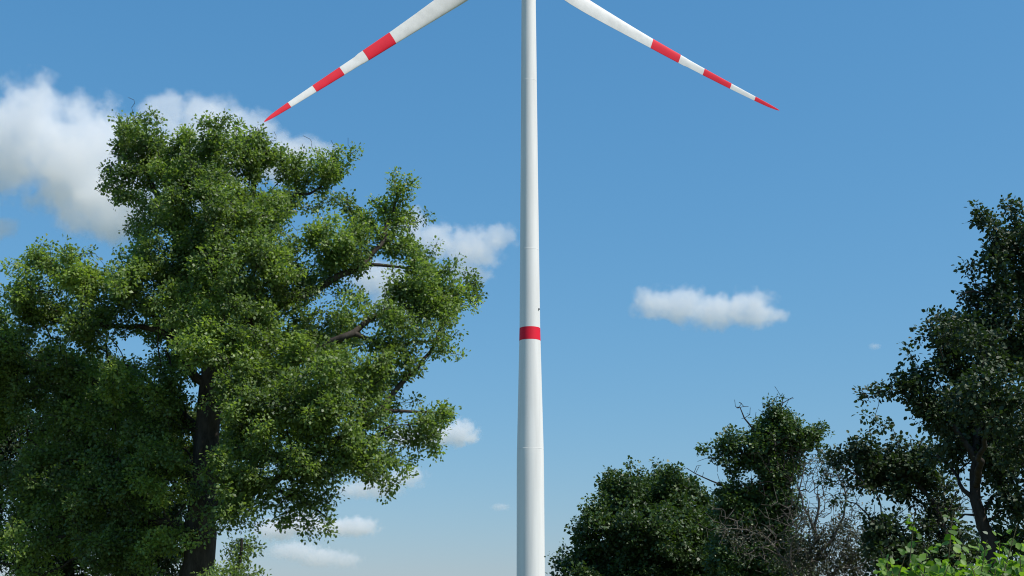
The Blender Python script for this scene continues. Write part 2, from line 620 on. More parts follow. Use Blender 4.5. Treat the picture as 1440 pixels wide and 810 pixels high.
class Tree:
    def __init__(self, name, label, cat, base_px, Y, bark, seed, group=None):
        self.rng = np.random.default_rng(seed)
        self.Y = Y
        b = at(base_px, 405, Y)
        # foot of the trunk: where that column of the picture meets level ground Y metres ahead
        foot_py = 405 + F_PX * math.tan(PITCH + math.atan(EYE[2] / Y))
        self.base = at(base_px, foot_py, Y)
        self.base[2] = 0.0
        self.root = empty(name, self.base)
        tag(self.root, label, cat, group)
        self.bark = bark
        self.pos = np.zeros((60000, 3)); self.par = np.full(60000, -1); self.plen = np.zeros(60000)
        self.rad = np.zeros(60000); self.n = 0
        self.fixed = 0
        self.ends, self.end_w = [], []

    def limb(self, pts, r0, r1, name='limb', sides=9, from_ground=False):
        """pts: (px, py, depth offset in m); a thick limb that the photograph shows, drawn as its own part."""
        P = [np.append(at(p[0], p[1], self.Y + p[2]), 0) for p in pts]
        if from_ground:
            P = [np.append(self.base + np.array([0, 0, -0.15]), 0)] + P
        P = np.array(P)
        P[:, 3] = np.linspace(0, 1, len(P)) ** 0.8
        if self.n:
            d = np.linalg.norm(self.pos[:self.n] - P[0, :3], axis=1)
            j = int(np.argmin(d))
            P[0, :3] = self.pos[j]
        else:
            j = -1
        C = catmull(P, 0.35)
        jit = self.rng.normal(0, 1, C[:, :3].shape) * 0.035
        jit[0] = 0
        C[:, :3] += jit
        rr = r0 + (r1 - r0) * np.clip(C[:, 3], 0, 1)
        if from_ground:
            h = C[:, 2]
            rr = rr * (1 + 0.55 * np.exp(-np.clip(h, 0, None) / 0.5))
        v, q = tube(C[:, :3] - self.base, rr, sides)
        o = link(name, mesh_np(name, v, q, 4, smooth=True), self.root, self.bark)
        for i in range(1 if j >= 0 else 0, len(C)):
            k = self.n
            self.pos[k] = C[i, :3]
            self.par[k] = j
            self.plen[k] = 0 if j < 0 else self.plen[j] + np.linalg.norm(C[i, :3] - self.pos[j])
            self.rad[k] = rr[i]
            j = k
            self.n += 1
        self.fixed = self.n
        return o

    def attract(self, clumps, per_m2, shell=0.55, gap=0.0, gap_scale=0.9, tuft=5, tuft_r=0.26):
        """clumps: (px, py, rx, ry, dz[, density]); returns twig-end positions and a clump tone for each."""
        pts, tone = [], []
        for c in clumps:
            px, py, rx, ry, dz = c[:5]
            dens = c[5] if len(c) > 5 else 1.0
            C = at(px, py, self.Y + dz)
            k = 1.0 / px_per_m(C)
            ax = np.array([rx * k, (rx * 0.55 + ry * 0.45) * k * 1.15, ry * k])
            n = max(2, int(per_m2 * dens * math.pi * ax[0] * ax[2] * (0.6 + 0.25 * ax[1])))
            # sprays: tight tufts of a few twig ends, most of them near the outside of the clump
            m = max(1, n // tuft)
            u = unit(self.rng.normal(size=(m, 3)))
            r = shell + (1 - shell) * self.rng.random(m) ** 0.6
            r[: m // 4] = self.rng.random(m // 4) ** 0.5
            sp = C + u * r[:, None] * ax * (1 + 0.10 * self.rng.normal(size=(m, 1)))
            t0 = self.rng.random()
            for q in sp:
                if gap and mnoise.noise(Vector(q) * gap_scale) < gap - 0.5:
                    continue
                t1 = 0.45 * t0 + 0.55 * self.rng.random()
                for w in q + self.rng.normal(size=(max(1, min(tuft, n)), 3)) * tuft_r * np.array([1, 1, 0.9]):
                    pts.append(w); tone.append(t1)
        return np.array(pts), np.array(tone)

    def grow(self, pts, alpha=0.35, step=0.3, sag=0.12):
        """Join every twig end to the skeleton by the cheapest curved twig; returns its end nodes."""
        P0 = self.pos[:self.n]
        d0 = np.array([np.min(((P0 - q) ** 2).sum(1)) for q in pts])
        order = np.argsort(d0)
        ends = np.zeros(len(pts), int)
        for oi in order:
            q = pts[oi]
            P = self.pos[:self.n]
            d = np.sqrt(((P - q) ** 2).sum(1))
            pen = np.where(P[:, 2] > q[2] + 0.4, 0.35, 0.0)        # rather reach upwards than hang
            j = int(np.argmin(d + alpha * self.plen[:self.n] + pen))
            L = d[j]
            n = max(1, int(L / step))
            p0 = self.pos[j].copy()
            mid = self.rng.normal(size=3) * L * 0.11 + np.array([0, 0, sag * L])
            for i in range(1, n + 1):
                t = i / n
                p = p0 + (q - p0) * t + mid * 4 * t * (1 - t) + (self.rng.normal(size=3) * 0.035 * (i < n))
                k = self.n
                self.pos[k] = p; self.par[k] = j
                self.plen[k] = self.plen[j] + L / n
                j = k
                self.n += 1
            ends[oi] = j
        return ends

    def twig_mesh(self, r_tip=0.006, r_max=0.16, power=2.35, name='twigs', sides=4):
        n, f = self.n, self.fixed
        acc = np.zeros(n)
        has = np.zeros(n, bool)
        for k in range(n - 1, f - 1, -1):
            if not has[k]:
                acc[k] = r_tip ** power
            p = self.par[k]
            if p >= 0:
                acc[p] += acc[k]; has[p] = True
        r = np.minimum(acc ** (1 / power), r_max)
        par = self.par[f:n]
        rp = np.where(par < f, np.minimum(r[f:n] * 1.15, self.rad[par] * 0.9), r[par])
        v, q = sticks(self.pos[par] - self.base, self.pos[f:n] - self.base, np.minimum(rp, r[f:n] * 1.6), r[f:n], sides)
        o = link(name, mesh_np(name, v, q, 4, smooth=True), self.root, self.bark)
        tag(o, kind='stuff')
        return o

    def leaves(self, ends, tone, per_end, size, mat, spread=0.26, up=0.5, droop=0.25, aspect=0.58, name='crown', tone_w=0.55, stalks=4, far=False):
        rng = self.rng
        n = len(ends) * per_end
        e = np.repeat(ends, per_end)
        tn = np.repeat(tone, per_end)
        # along the last stretch of twig
        par = self.par[e]
        t = rng.random(n)[:, None]
        origin = self.pos[e] * (1 - t * 0.9) + self.pos[par] * t * 0.9
        off = unit(rng.normal(size=(n, 3))) * (rng.random((n, 1)) ** 0.5) * spread * 1.75 * np.array([1, 1, 0.9])
        pos = origin + off
        d = unit(off * 1.0 / spread + rng.normal(size=(n, 3)) * 0.7 + np.array([0, 0, -droop]))
        nr = unit(rng.normal(size=(n, 3)) * (1 - up) + np.array([0, 0, up]) + 0.25 * np.array(to_sun))
        nr = unit(nr - d * (nr * d).sum(1)[:, None])
        L = size * (0.55 + 0.85 * rng.random(n))
        v, q = (leaf_block_far if far else leaf_block)(pos - self.base, d, nr, L, L * aspect, rng)
        val = np.clip(tone_w * tn + (1 - tone_w) * rng.random(n) + rng.normal(size=n) * 0.05, 0, 1)
        me = mesh_np(name, v, q, 4, attrs={'rnd': ('FACE', np.repeat(val, len(q) // n))})
        o = link(name, me, self.root, mat)
        tag(o, kind='stuff')
        # leaf stalks: a few fine twiglets from each twig end out among its leaves
        if stalks:
            keep = np.arange(n).reshape(-1, per_end)[:, :stalks].ravel()
            sv, sq = sticks(origin[keep] - self.base, pos[keep] - self.base, np.full(len(keep), 0.0042), np.full(len(keep), 0.0022), 3)
            tag(link('twiglets', mesh_np('twiglets', sv, sq, 4), self.root, self.bark), kind='stuff')
        return o


B_OAK = bark_mat('oak_bark', (0.022, 0.018, 0.014), (0.085, 0.072, 0.058), 5.0)
B_DARK = bark_mat('dark_bark', (0.016, 0.014, 0.012), (0.055, 0.047, 0.040), 6.0)
B_DEAD = bark_mat('weathered_dead_wood', (0.06, 0.054, 0.045), (0.18, 0.16, 0.135), 7.0)
L_OAK = leaf_mat('oak_leaf', [(0.0, (0.036, 0.066, 0.024)), (0.3, (0.094, 0.146, 0.048)), (0.6, (0.168, 0.248, 0.070)), (1.0, (0.330, 0.440, 0.105))], 0.44)
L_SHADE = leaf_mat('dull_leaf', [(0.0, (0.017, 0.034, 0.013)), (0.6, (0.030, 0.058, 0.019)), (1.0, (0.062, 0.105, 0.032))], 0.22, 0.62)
L_MAPLE = leaf_mat('maple_leaf', [(0.0, (0.024, 0.050, 0.017)), (0.6, (0.048, 0.092, 0.024)), (1.0, (0.095, 0.155, 0.036))], 0.25)
L_IVY = leaf_mat('ivy_leaf', [(0.0, (0.026, 0.056, 0.018)), (0.5, (0.055, 0.105, 0.028)), (1.0, (0.115, 0.180, 0.045))], 0.22)
L_OLIVE = leaf_mat('grey_green_leaf', [(0.0, (0.030, 0.038, 0.022)), (0.6, (0.055, 0.065, 0.034)), (1.0, (0.115, 0.120, 0.065))], 0.18)

# ---- the oak on the left
oak = Tree('oak_tree', 'huge spreading oak with thick dark limbs filling the left of the picture', 'tree', 274, 38.0, B_OAK, 11)
oak.limb([(278, 810, 0), (285, 700, 0), (292, 600, 0), (298, 515, 0)], 0.50, 0.36, 'trunk', 14, True)
LIMBS = [
    ([(298, 515, 0), (303, 470, 0), (325, 400, .3), (347, 332, .5), (355, 270, .8), (357, 222, 1)], .26, .05),
    ([(303, 470, 0), (282, 405, .5), (252, 342, .8), (226, 282, 1), (204, 235, 1), (196, 190, 1.2)], .22, .04),
    ([(265, 368, .6), (290, 305, 0), (302, 245, -.3), (303, 195, 0)], .13, .03),
    ([(300, 492, 0), (332, 462, -.5), (368, 442, -1), (402, 424, -1), (447, 406, -1), (480, 387, -1), (513, 369, -.8), (537, 336, -.5), (548, 302, 0), (565, 268, 0)], .23, .03),
    ([(513, 369, -.8), (552, 374, -.6), (585, 378, -.5)], .06, .03),
    ([(296, 545, 0), (358, 528, -1), (420, 505, -1.6), (462, 483, -2), (495, 470, -2), (515, 452, -1.8), (545, 435, -1.4), (598, 433, -1), (640, 415, -.4), (664, 405, .2)], .19, .02),
    ([(495, 470, -2), (530, 480, -2), (568, 482, -2), (610, 478, -1.8)], .08, .03),
    ([(292, 628, 0), (350, 642, -1.2), (420, 640, -2), (470, 624, -2.4), (510, 597, -2.5), (535, 575, -2.4), (560, 545, -2.2), (583, 521, -2), (606, 495, -1.8), (618, 465, -1.6)], .19, .03),
    ([(535, 575, -2.4), (570, 580, -2.2), (600, 578, -2), (624, 580, -2)], .06, .02),
    ([(286, 715, 0), (345, 697, -1.5), (374, 679, -2.2), (438, 656, -3), (485, 652, -3), (520, 650, -2.8)], .19, .04),
    ([(374, 679, -2.2), (405, 695, -2.8), (435, 708, -3), (458, 728, -3)], .06, .02),
    ([(290, 552, 0), (266, 517, -.3), (250, 486, -.4), (226, 466, -.4), (195, 460, -.3), (110, 457, 0), (50, 446, .2)], .17, .04),
    ([(226, 466, -.4), (200, 424, -.3), (150, 388, 0), (88, 362, .3)], .09, .03),
    ([(288, 610, 0), (232, 565, .5), (160, 540, .5), (80, 530, .8), (10, 512, 1)], .17, .04),
    ([(285, 690, 0), (222, 655, .3), (140, 645, .6), (50, 655, 1)], .16, .04),
    ([(283, 745, 0), (230, 735, 0), (150, 745, .2), (60, 760, .6)], .15, .04),
    ([(355, 300, .6), (400, 285, 1.2), (420, 272, 1.4), (450, 266, 1.6), (468, 243, 1.8)], .09, .025),
    ([(292, 590, 0), (315, 560, 3), (360, 500, 5), (380, 440, 6)], .15, .05),
    ([(290, 630, 0), (262, 590, 3), (215, 540, 5), (150, 500, 6)], .15, .05),
]
for p, a, b in LIMBS:
    oak.limb(p, a, b)
OAK = [
    (190, 192, 30, 40, 1), (238, 205, 34, 40, .6), (182, 262, 26, 26, 1), (205, 295, 22, 30, 1), (165, 250, 12, 14, 1), (222, 325, 18, 22, .8, .7),
    (272, 232, 42, 40, 0), (312, 216, 40, 42, 0), (352, 222, 34, 34, .5), (300, 300, 60, 55, -1), (362, 300, 48, 45, 0),
    (395, 245, 30, 38, 1), (438, 232, 38, 30, 1.5), (466, 246, 18, 22, 2), (405, 285, 28, 16, 1.6), (240, 275, 34, 40, 0), (330, 186, 10, 12, 0, .6),
    (250, 362, 46, 42, -1), (322, 372, 58, 48, -2), (368, 365, 42, 42, -2), (400, 395, 44, 40, -1.2), (345, 425, 40, 26, -2), (285, 425, 36, 32, -2),
    (470, 338, 46, 30, -1), (440, 362, 34, 30, -1), (510, 342, 30, 34, -.6), (528, 298, 28, 24, 0), (565, 280, 19, 30, 0), (556, 322, 22, 20, .5),
    (498, 296, 22, 16, .5), (466, 288, 13, 13, 1, .7), (548, 346, 20, 14, 0), (480, 365, 30, 14, -1.2),
    (577, 352, 28, 22, 0), (592, 384, 26, 24, -.5), (618, 396, 22, 24, 0), (655, 397, 20, 13, .3, .8), (640, 432, 16, 20, 0), (560, 415, 42, 22, -1), (512, 425, 26, 20, -1),
    (610, 438, 26, 24, -1), (622, 484, 30, 24, -1.6), (592, 468, 28, 26, -1), (540, 460, 36, 30, -2), (482, 448, 34, 24, -1.6), (436, 455, 30, 24, -1.2),
    (560, 505, 36, 26, -2), (510, 518, 42, 36, -2.5), (452, 518, 48, 42, -3), (402, 520, 44, 42, -2.6), (352, 505, 44, 36, -2.2), (335, 545, 40, 34, -3),
    (588, 562, 22, 12, -2, .7), (624, 578, 13, 12, -2), (601, 605, 12, 30, -2), (572, 592, 22, 18, -2, .8), (545, 612, 24, 22, -2.5, .8), (528, 640, 26, 22, -2.6, .8), (545, 672, 11, 14, -2.6, .7),
    (500, 590, 42, 36, -3), (450, 600, 48, 42, -3.6), (400, 600, 48, 46, -3.6), (352, 585, 44, 44, -3.4), (345, 640, 40, 40, -3.2), (390, 655, 42, 32, -3.6),
    (440, 650, 38, 32, -3.6), (480, 652, 32, 26, -3, .8), (496, 682, 15, 14, -3, .7), (430, 700, 18, 16, -3, .6), (455, 718, 16, 15, -3, .6), (461, 742, 6, 9, -3, .6), (398, 698, 24, 18, -3, .8),
    (372, 722, 12, 16, -3, .5), (350, 705, 28, 22, -3.2), (395, 730, 7, 9, -3, .5), (352, 745, 10, 16, -3, .5),
    (28, 405, 34, 30, -1), (80, 375, 48, 32, -1), (132, 395, 44, 26, -1.5), (182, 392, 40, 30, -2), (210, 352, 22, 12, .5), (150, 362, 24, 11, .5, .7), (115, 430, 46, 18, 0), (48, 440, 40, 22, 0),
    (8, 470, 26, 34, 0), (205, 425, 36, 22, -1), (252, 432, 36, 32, -2), (185, 360, 14, 10, .6, .7),
    (60, 502, 50, 30, 1.0), (128, 512, 40, 26, 0.0), (178, 535, 40, 28, -1.0), (232, 520, 24, 20, -1.0),
    (40, 580, 55, 46, 2.0), (120, 590, 55, 40, 1.0), (200, 600, 48, 38, 0.0), (248, 570, 30, 34, 0.0), (310, 578, 24, 20, -5), (50, 670, 55, 46, 1.0), (140, 680, 55, 46, 0.0),
    (215, 680, 44, 40, -0.5), (60, 760, 55, 46, 0.6000000000000001), (150, 770, 55, 46, 0.0), (225, 765, 36, 40, -0.5),
    (-45, 470, 45, 60, 0), (-60, 600, 55, 70, 2), (-50, 740, 55, 60, 2),
    # between the clumps
    (430, 485, 44, 28, -1), (480, 490, 40, 38, 1), (530, 545, 44, 32, 1), (470, 560, 48, 38, -3.2), (420, 560, 45, 38, -3.4),  
    (348, 452, 34, 28, -3), (300, 450, 38, 34, -3), (270, 500, 34, 34, -3.5), (330, 335, 50, 40, -1.8), (260, 320, 44, 36, -1), (225, 390, 34, 30, -1.4),
    (100, 478, 50, 16, -1, .7), (160, 440, 42, 14, -.6), (30, 540, 48, 34, 1), (90, 545, 48, 34, 1), (230, 640, 36, 30, -1), (180, 640, 48, 34, .6), (90, 630, 50, 38, 1.5), (100, 720, 52, 42, 1), (190, 725, 48, 42, .4),
    (370, 690, 38, 24, -3.4), (420, 675, 38, 24, -3.6), (468, 672, 28, 22, -3.2), (335, 675, 30, 36, -3.6), (345, 555, 38, 34, -3.2), (325, 615, 18, 26, -4.5), (318, 740, 24, 26, -3.8), (502, 628, 34, 24, -3),
    (640, 465, 14, 18, -1.4), (615, 420, 26, 24, -.4), (570, 395, 36, 24, -.8),
    # outer sprays
    (100, 462, 70, 9, -.6), (145, 478, 36, 9, -.4, .8), (300, 645, 11, 16, -1.6, .7), (280, 695, 13, 13, -1.6, .6), (300, 742, 15, 15, -2, .6), (275, 770, 12, 12, -1.5, .6),
    (668, 403, 12, 8, .2, 1.2), (632, 578, 14, 12, -2, 1.5), (605, 578, 16, 12, -2, 1.2), (606, 628, 11, 16, -2, 1.2), (586, 610, 12, 22, -2.2), (560, 655, 12, 18, -2.4, .8), (520, 672, 18, 14, -2.8, .8),
    (480, 705, 10, 12, -3, .7), (445, 735, 8, 10, -3, .7), (412, 722, 10, 12, -3, .7), (172, 188, 12, 16, 1), (205, 160, 16, 12, 1), (478, 225, 8, 10, 1.8), (588, 265, 7, 10, 0),
    # the far side of the crown
    (240, 480, 60, 40, 4), (330, 470, 60, 50, 5), (300, 400, 60, 60, 5), (380, 500, 50, 60, 6), (150, 560, 70, 50, 5), (230, 600, 60, 50, 4), (330, 600, 50, 50, 4), (400, 580, 60, 50, 5), (300, 680, 50, 40, 3.5), (255, 660, 40, 40, 3),
]
pts, tone = oak.attract(OAK, 36, gap=0.31, gap_scale=1.35, tuft=5, tuft_r=0.25)
ends = oak.grow(pts)
DEAD = [(362, 195, 8, 12, 1), (392, 190, 10, 14, 1), (470, 190, 4, 8, 1.4), (436, 190, 6, 10, 1.4), (190, 155, 16, 8, 1.2), (162, 232, 10, 20, 1), (420, 345, 22, 18, 0), (195, 335, 12, 10, 1)]
dpts, _ = oak.attract(DEAD, 40, shell=0.2, tuft=4, tuft_r=0.2)
oak.grow(dpts, alpha=0.25, step=0.14)
oak.twig_mesh(0.0075)
oak.leaves(ends, tone, 76, 0.1, L_OAK, tone_w=0.7, spread=0.165, far=True, aspect=0.66)

# ---- dark tree behind the oak, at the left edge
bt = Tree('shade_tree', 'dark shaded tree half hidden behind the oak at the left edge', 'tree', 92, 47.0, B_DARK, 21)
bt.limb([(94, 800, 0), (97, 700, 0), (100, 600, 0), (98, 540, 0)], .30, .10, 'trunk', 10, True)
for p, a, b in (([(96, 720, 0), (150, 680, .5), (210, 640, 1)], .12, .03), ([(96, 700, 0), (50, 650, -.5), (0, 620, 0)], .12, .03),
                ([(98, 640, 0), (140, 590, 1), (170, 540, 1)], .10, .03), ([(95, 770, 0), (160, 750, -1), (230, 740, -1)], .10, .03)):
    bt.limb(p, a, b)
pts, tone = bt.attract([(60, 560, 70, 55, 0), (140, 580, 60, 60, 1), (20, 650, 80, 70, 0), (110, 680, 80, 70, -1), (190, 660, 70, 60, 1), (230, 610, 30, 45, 1),
                        (60, 770, 80, 60, 0), (160, 760, 80, 60, 0), (235, 745, 35, 50, 0), (-60, 680, 60, 90, 0), (215, 800, 60, 40, 0), (90, 530, 40, 30, 0)], 22, gap=0.08)
ends = bt.grow(pts)
bt.twig_mesh(0.008)
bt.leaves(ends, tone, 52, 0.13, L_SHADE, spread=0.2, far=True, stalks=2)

# ---- shrub at the oak's foot
sh = Tree('hawthorn_shrub', 'small leafy shrub at the bottom edge right of the oak trunk', 'shrub', 330, 34.0, B_DARK, 22)
sh.limb([(331, 880, 0), (334, 800, 0), (338, 760, 0)], .09, .03, 'trunk', 7, True)
pts, tone = sh.attract([(320, 790, 34, 34, 0), (346, 775, 16, 22, 0), (352, 800, 18, 20, .3), (330, 840, 45, 36, 0), (300, 830, 40, 40, .5), (318, 880, 50, 40, 0)], 22)
ends = sh.grow(pts)
sh.twig_mesh(0.006)
sh.leaves(ends, tone, 50, 0.085, L_OAK, spread=0.16)

# ---- round dense tree, right of the tower
mp_ = Tree('maple_tree', 'low round dense dark green tree just right of the tower', 'tree', 925, 62.0, B_DARK, 31)
mp_.limb([(926, 860, 0), (925, 790, 0), (922, 720, 0)], .30, .10, 'trunk', 10, True)
for p, a, b in (([(926, 830, 0), (880, 770, -1), (850, 730, -1)], .13, .03), ([(926, 820, 0), (970, 760, -1), (990, 720, 0)], .13, .03), ([(926, 850, 0), (860, 815, -1), (815, 795, 0)], .11, .03)):
    mp_.limb(p, a, b)
pts, tone = mp_.attract([(798, 792, 20, 15, 0), (818, 772, 20, 16, 0), (835, 795, 35, 25, -1), (862, 698, 30, 24, 0), (848, 735, 32, 34, -.6), (902, 690, 34, 24, 0), (935, 684, 26, 22, 0), (965, 690, 24, 20, .4),
                         (892, 738, 46, 38, -1.4), (950, 738, 46, 40, -1.6), (990, 712, 28, 28, 0), (1000, 760, 36, 42, -1), (930, 792, 56, 36, -2), (850, 800, 45, 30, -1.4), (985, 800, 40, 36, -1.4),
                         (880, 840, 70, 36, -1), (970, 850, 60, 36, -1), (800, 830, 36, 24, 0), (920, 720, 60, 50, 3), (870, 780, 60, 40, 3), (980, 780, 50, 50, 3)], 30, gap=0.16, tuft=9, tuft_r=0.34)
ends = mp_.grow(pts)
mp_.twig_mesh(0.009)
mp_.leaves(ends, tone, 46, 0.15, L_MAPLE, spread=0.22, aspect=0.8, far=True, stalks=2)

# ---- ivy-clad tree with bare twigs on top
iv = Tree('ivy_clad_tree', 'slim ivy covered tree with bare twigs sticking out of its top', 'tree', 1099, 55.0, B_DARK, 41)
iv.limb([(1098, 860, 0), (1096, 800, 0), (1092, 700, 0), (1094, 620, 0), (1098, 572, 0)], .22, .05, 'trunk', 9, True)
for p, a, b in (([(1092, 690, 0), (1060, 650, 0), (1035, 632, 0), (1010, 628, 0)], .08, .025), ([(1094, 660, 0), (1062, 610, 0), (1046, 588, 0), (1040, 572, 0)], .06, .02),
                ([(1093, 650, 0), (1120, 622, 0), (1146, 612, 0)], .06, .02), ([(1092, 740, 0), (1040, 700, 0), (1000, 676, -.5), (966, 660, -.8)], .07, .015)):
    iv.limb(p, a, b)
pts, tone = iv.attract([(1096, 590, 24, 16, 0), (1092, 608, 34, 22, 0), (1120, 618, 26, 18, 0), (1146, 612, 13, 15, 0), (1072, 628, 26, 18, 0), (1036, 622, 20, 14, 0), (1008, 632, 12, 12, 0), (1030, 645, 20, 10, 0, .8),
                        (1092, 645, 28, 18, 0), (1090, 675, 22, 24, 0), (1100, 700, 22, 24, -.3), (1086, 728, 24, 30, 0), (1098, 765, 26, 36, 0), (1095, 815, 32, 40, 0), (1040, 688, 18, 16, 0), (1022, 700, 18, 18, 0),
                        (1052, 735, 18, 24, 0), (1060, 785, 24, 30, 0), (1150, 630, 8, 8, 0), (1060, 650, 26, 16, 0), (1075, 700, 26, 26, 0), (1110, 660, 24, 20, 0), (1040, 715, 26, 24, .5), (1075, 760, 30, 40, .5), (1110, 830, 50, 40, 0), (1030, 790, 30, 40, .5)], 46, tuft_r=0.24)
ends = iv.grow(pts)
dp, _ = iv.attract([(1097, 562, 20, 12, 0), (1112, 568, 12, 10, 0), (1040, 570, 14, 12, 0), (1056, 580, 12, 10, 0), (975, 664, 14, 8, -.8), (1005, 650, 14, 12, 0), (1100, 640, 50, 30, -1), (1130, 650, 20, 20, 0), (1100, 700, 50, 60, -.6)], 40, shell=0.1, tuft=3, tuft_r=0.2)
iv.grow(dp, alpha=0.2)
iv.twig_mesh(0.010)
iv.leaves(ends, tone, 46, 0.125, L_IVY, spread=0.17, aspect=0.85, far=True, stalks=2)

# ---- bare grey thicket in front of it
dt = Tree('dead_tree', 'pale grey leafless tangled tree below and right of the ivy covered one', 'tree', 1135, 49.0, B_DEAD, 51)
dt.limb([(1136, 880, 0), (1138, 810, 0), (1146, 750, 0), (1152, 700, 0)], .13, .04, 'trunk', 8, True)
for p, a, b in (([(1138, 820, 0), (1090, 770, 0), (1050, 745, 0), (1010, 745, 0)], .06, .015), ([(1140, 800, 0), (1175, 750, 0), (1190, 700, 0), (1170, 650, 0)], .07, .015),
                ([(1138, 840, 0), (1190, 790, 0), (1225, 750, 0)], .07, .015), ([(1146, 750, 0), (1125, 690, 0), (1130, 650, 0)], .05, .015), ([(1138, 830, 0), (1110, 790, -.5), (1120, 740, -1)], .05, .015)):
    dt.limb(p, a, b, sides=6)
dp, _ = dt.attract([(1168, 680, 34, 45, 0), (1148, 735, 44, 55, 0), (1040, 750, 38, 30, 0), (1075, 770, 40, 35, 0), (1190, 775, 44, 40, 0), (1215, 745, 26, 26, 0), (1110, 730, 30, 40, -1), (1010, 730, 16, 24, 0), (1130, 800, 60, 40, 0), (1190, 660, 26, 30, 0), (1200, 800, 60, 40, 0)], 44, shell=0.1, tuft=1)
dt.grow(dp, alpha=0.15, sag=0.05)
pts, tone = dt.attract([(1172, 655, 26, 12, 0), (1178, 690, 20, 16, 0, .6), (1185, 770, 36, 30, 0), (1150, 790, 36, 26, 0), (1120, 770, 26, 30, 0, .6), (1045, 760, 26, 20, 0, .5), (1205, 790, 40, 26, 0), (1160, 740, 40, 40, 0, .5)], 30, tuft=3)
ends = dt.grow(pts)
dt.twig_mesh(0.0075, r_max=0.05)
dt.leaves(ends, tone, 30, 0.095, L_OLIVE, spread=0.2, aspect=0.6, name='sparse_leaves')

# ---- thin leaved tree with crooked stems
el = Tree('crooked_tree', 'thin leaved crooked dark tree between the ivy covered and the tall right tree', 'tree', 1340, 43.0, B_DARK, 61)
el.limb([(1340, 840, 0), (1334, 770, 0), (1326, 735, 0), (1306, 700, 0), (1275, 665, 0), (1245, 645, 0)], .16, .04, 'trunk', 9, True)
for p, a, b in (([(1334, 790, 0), (1310, 725, 1), (1285, 700, 1), (1240, 680, .6), (1190, 685, .4)], .08, .015), ([(1275, 665, 0), (1230, 640, 0), (1190, 640, 0)], .05, .015),
                ([(1326, 735, 0), (1318, 690, .5), (1310, 650, .5)], .07, .02), ([(1336, 810, 0), (1280, 780, 0), (1235, 760, 0)], .07, .02)):
    el.limb(p, a, b)
pts, tone = el.attract([(1182, 642, 18, 12, 0, .8), (1216, 616, 20, 11, 0, .7), (1212, 640, 32, 16, 0), (1255, 648, 38, 26, 0), (1300, 650, 34, 28, 0), (1232, 676, 26, 16, 0), (1268, 690, 28, 18, 0), (1318, 690, 26, 20, .5), (1162, 652, 8, 10, 0, .7),
                        (1176, 696, 9, 9, 0), (1248, 742, 26, 24, 0), (1226, 772, 28, 26, 0), (1288, 768, 30, 30, 0), (1255, 800, 40, 26, 0), (1330, 760, 26, 30, 1, .6), (1230, 602, 5, 9, 0, .7), (1270, 620, 16, 8, 0, .7), (1285, 670, 40, 30, .6), (1310, 720, 34, 26, .8, .7), (1240, 660, 40, 22, .6), (1270, 770, 50, 40, .8), (1350, 790, 40, 34, .8)], 30, gap=0.26, gap_scale=1.7, tuft_r=0.24)
ends = el.grow(pts)
dp, _ = el.attract([(1190, 670, 36, 30, 0), (1215, 720, 36, 30, 0), (1290, 730, 50, 30, 0), (1340, 710, 30, 30, 0)], 30, shell=0.1, tuft=1)
el.grow(dp, alpha=0.2)
el.twig_mesh(0.008)
el.leaves(ends, tone, 40, 0.13, L_SHADE, spread=0.19, aspect=0.8)

# ---- tall dark tree at the right edge
rt = Tree('lime_tree', 'tall dark tree with black trunk cut off by the right edge', 'tree', 1408, 34.0, B_DARK, 71)
rt.limb([(1400, 840, 0), (1388, 760, 0), (1376, 724, 0), (1372, 681, 0), (1374, 630, 0), (1384, 540, 0), (1398, 440, 0), (1416, 350, 0)], .26, .04, 'trunk', 11, True)
for p, a, b in (([(1377, 728, 0), (1386, 716, 0), (1393, 700, 0), (1420, 680, 0)], .07, .03), ([(1373, 706, 0), (1357, 690, 0), (1345, 668, .5), (1320, 640, 1)], .08, .03), ([(1375, 715, 0), (1358, 722, 0), (1345, 735, 0)], .04, .015),
                ([(1373, 650, 0), (1340, 600, 0), (1300, 570, 0), (1262, 552, 0)], .10, .02), ([(1380, 580, 0), (1350, 520, 0), (1325, 480, 0)], .08, .02), ([(1386, 530, 0), (1440, 470, 0), (1480, 420, 0)], .10, .02),
                ([(1375, 630, 0), (1430, 590, 0), (1490, 560, 0)], .11, .03), ([(1400, 430, 0), (1370, 410, 0), (1345, 420, 0)], .05, .015), ([(1372, 690, 0), (1385, 620, -2.5), (1395, 560, -3.5)], .10, .03)):
    rt.limb(p, a, b)
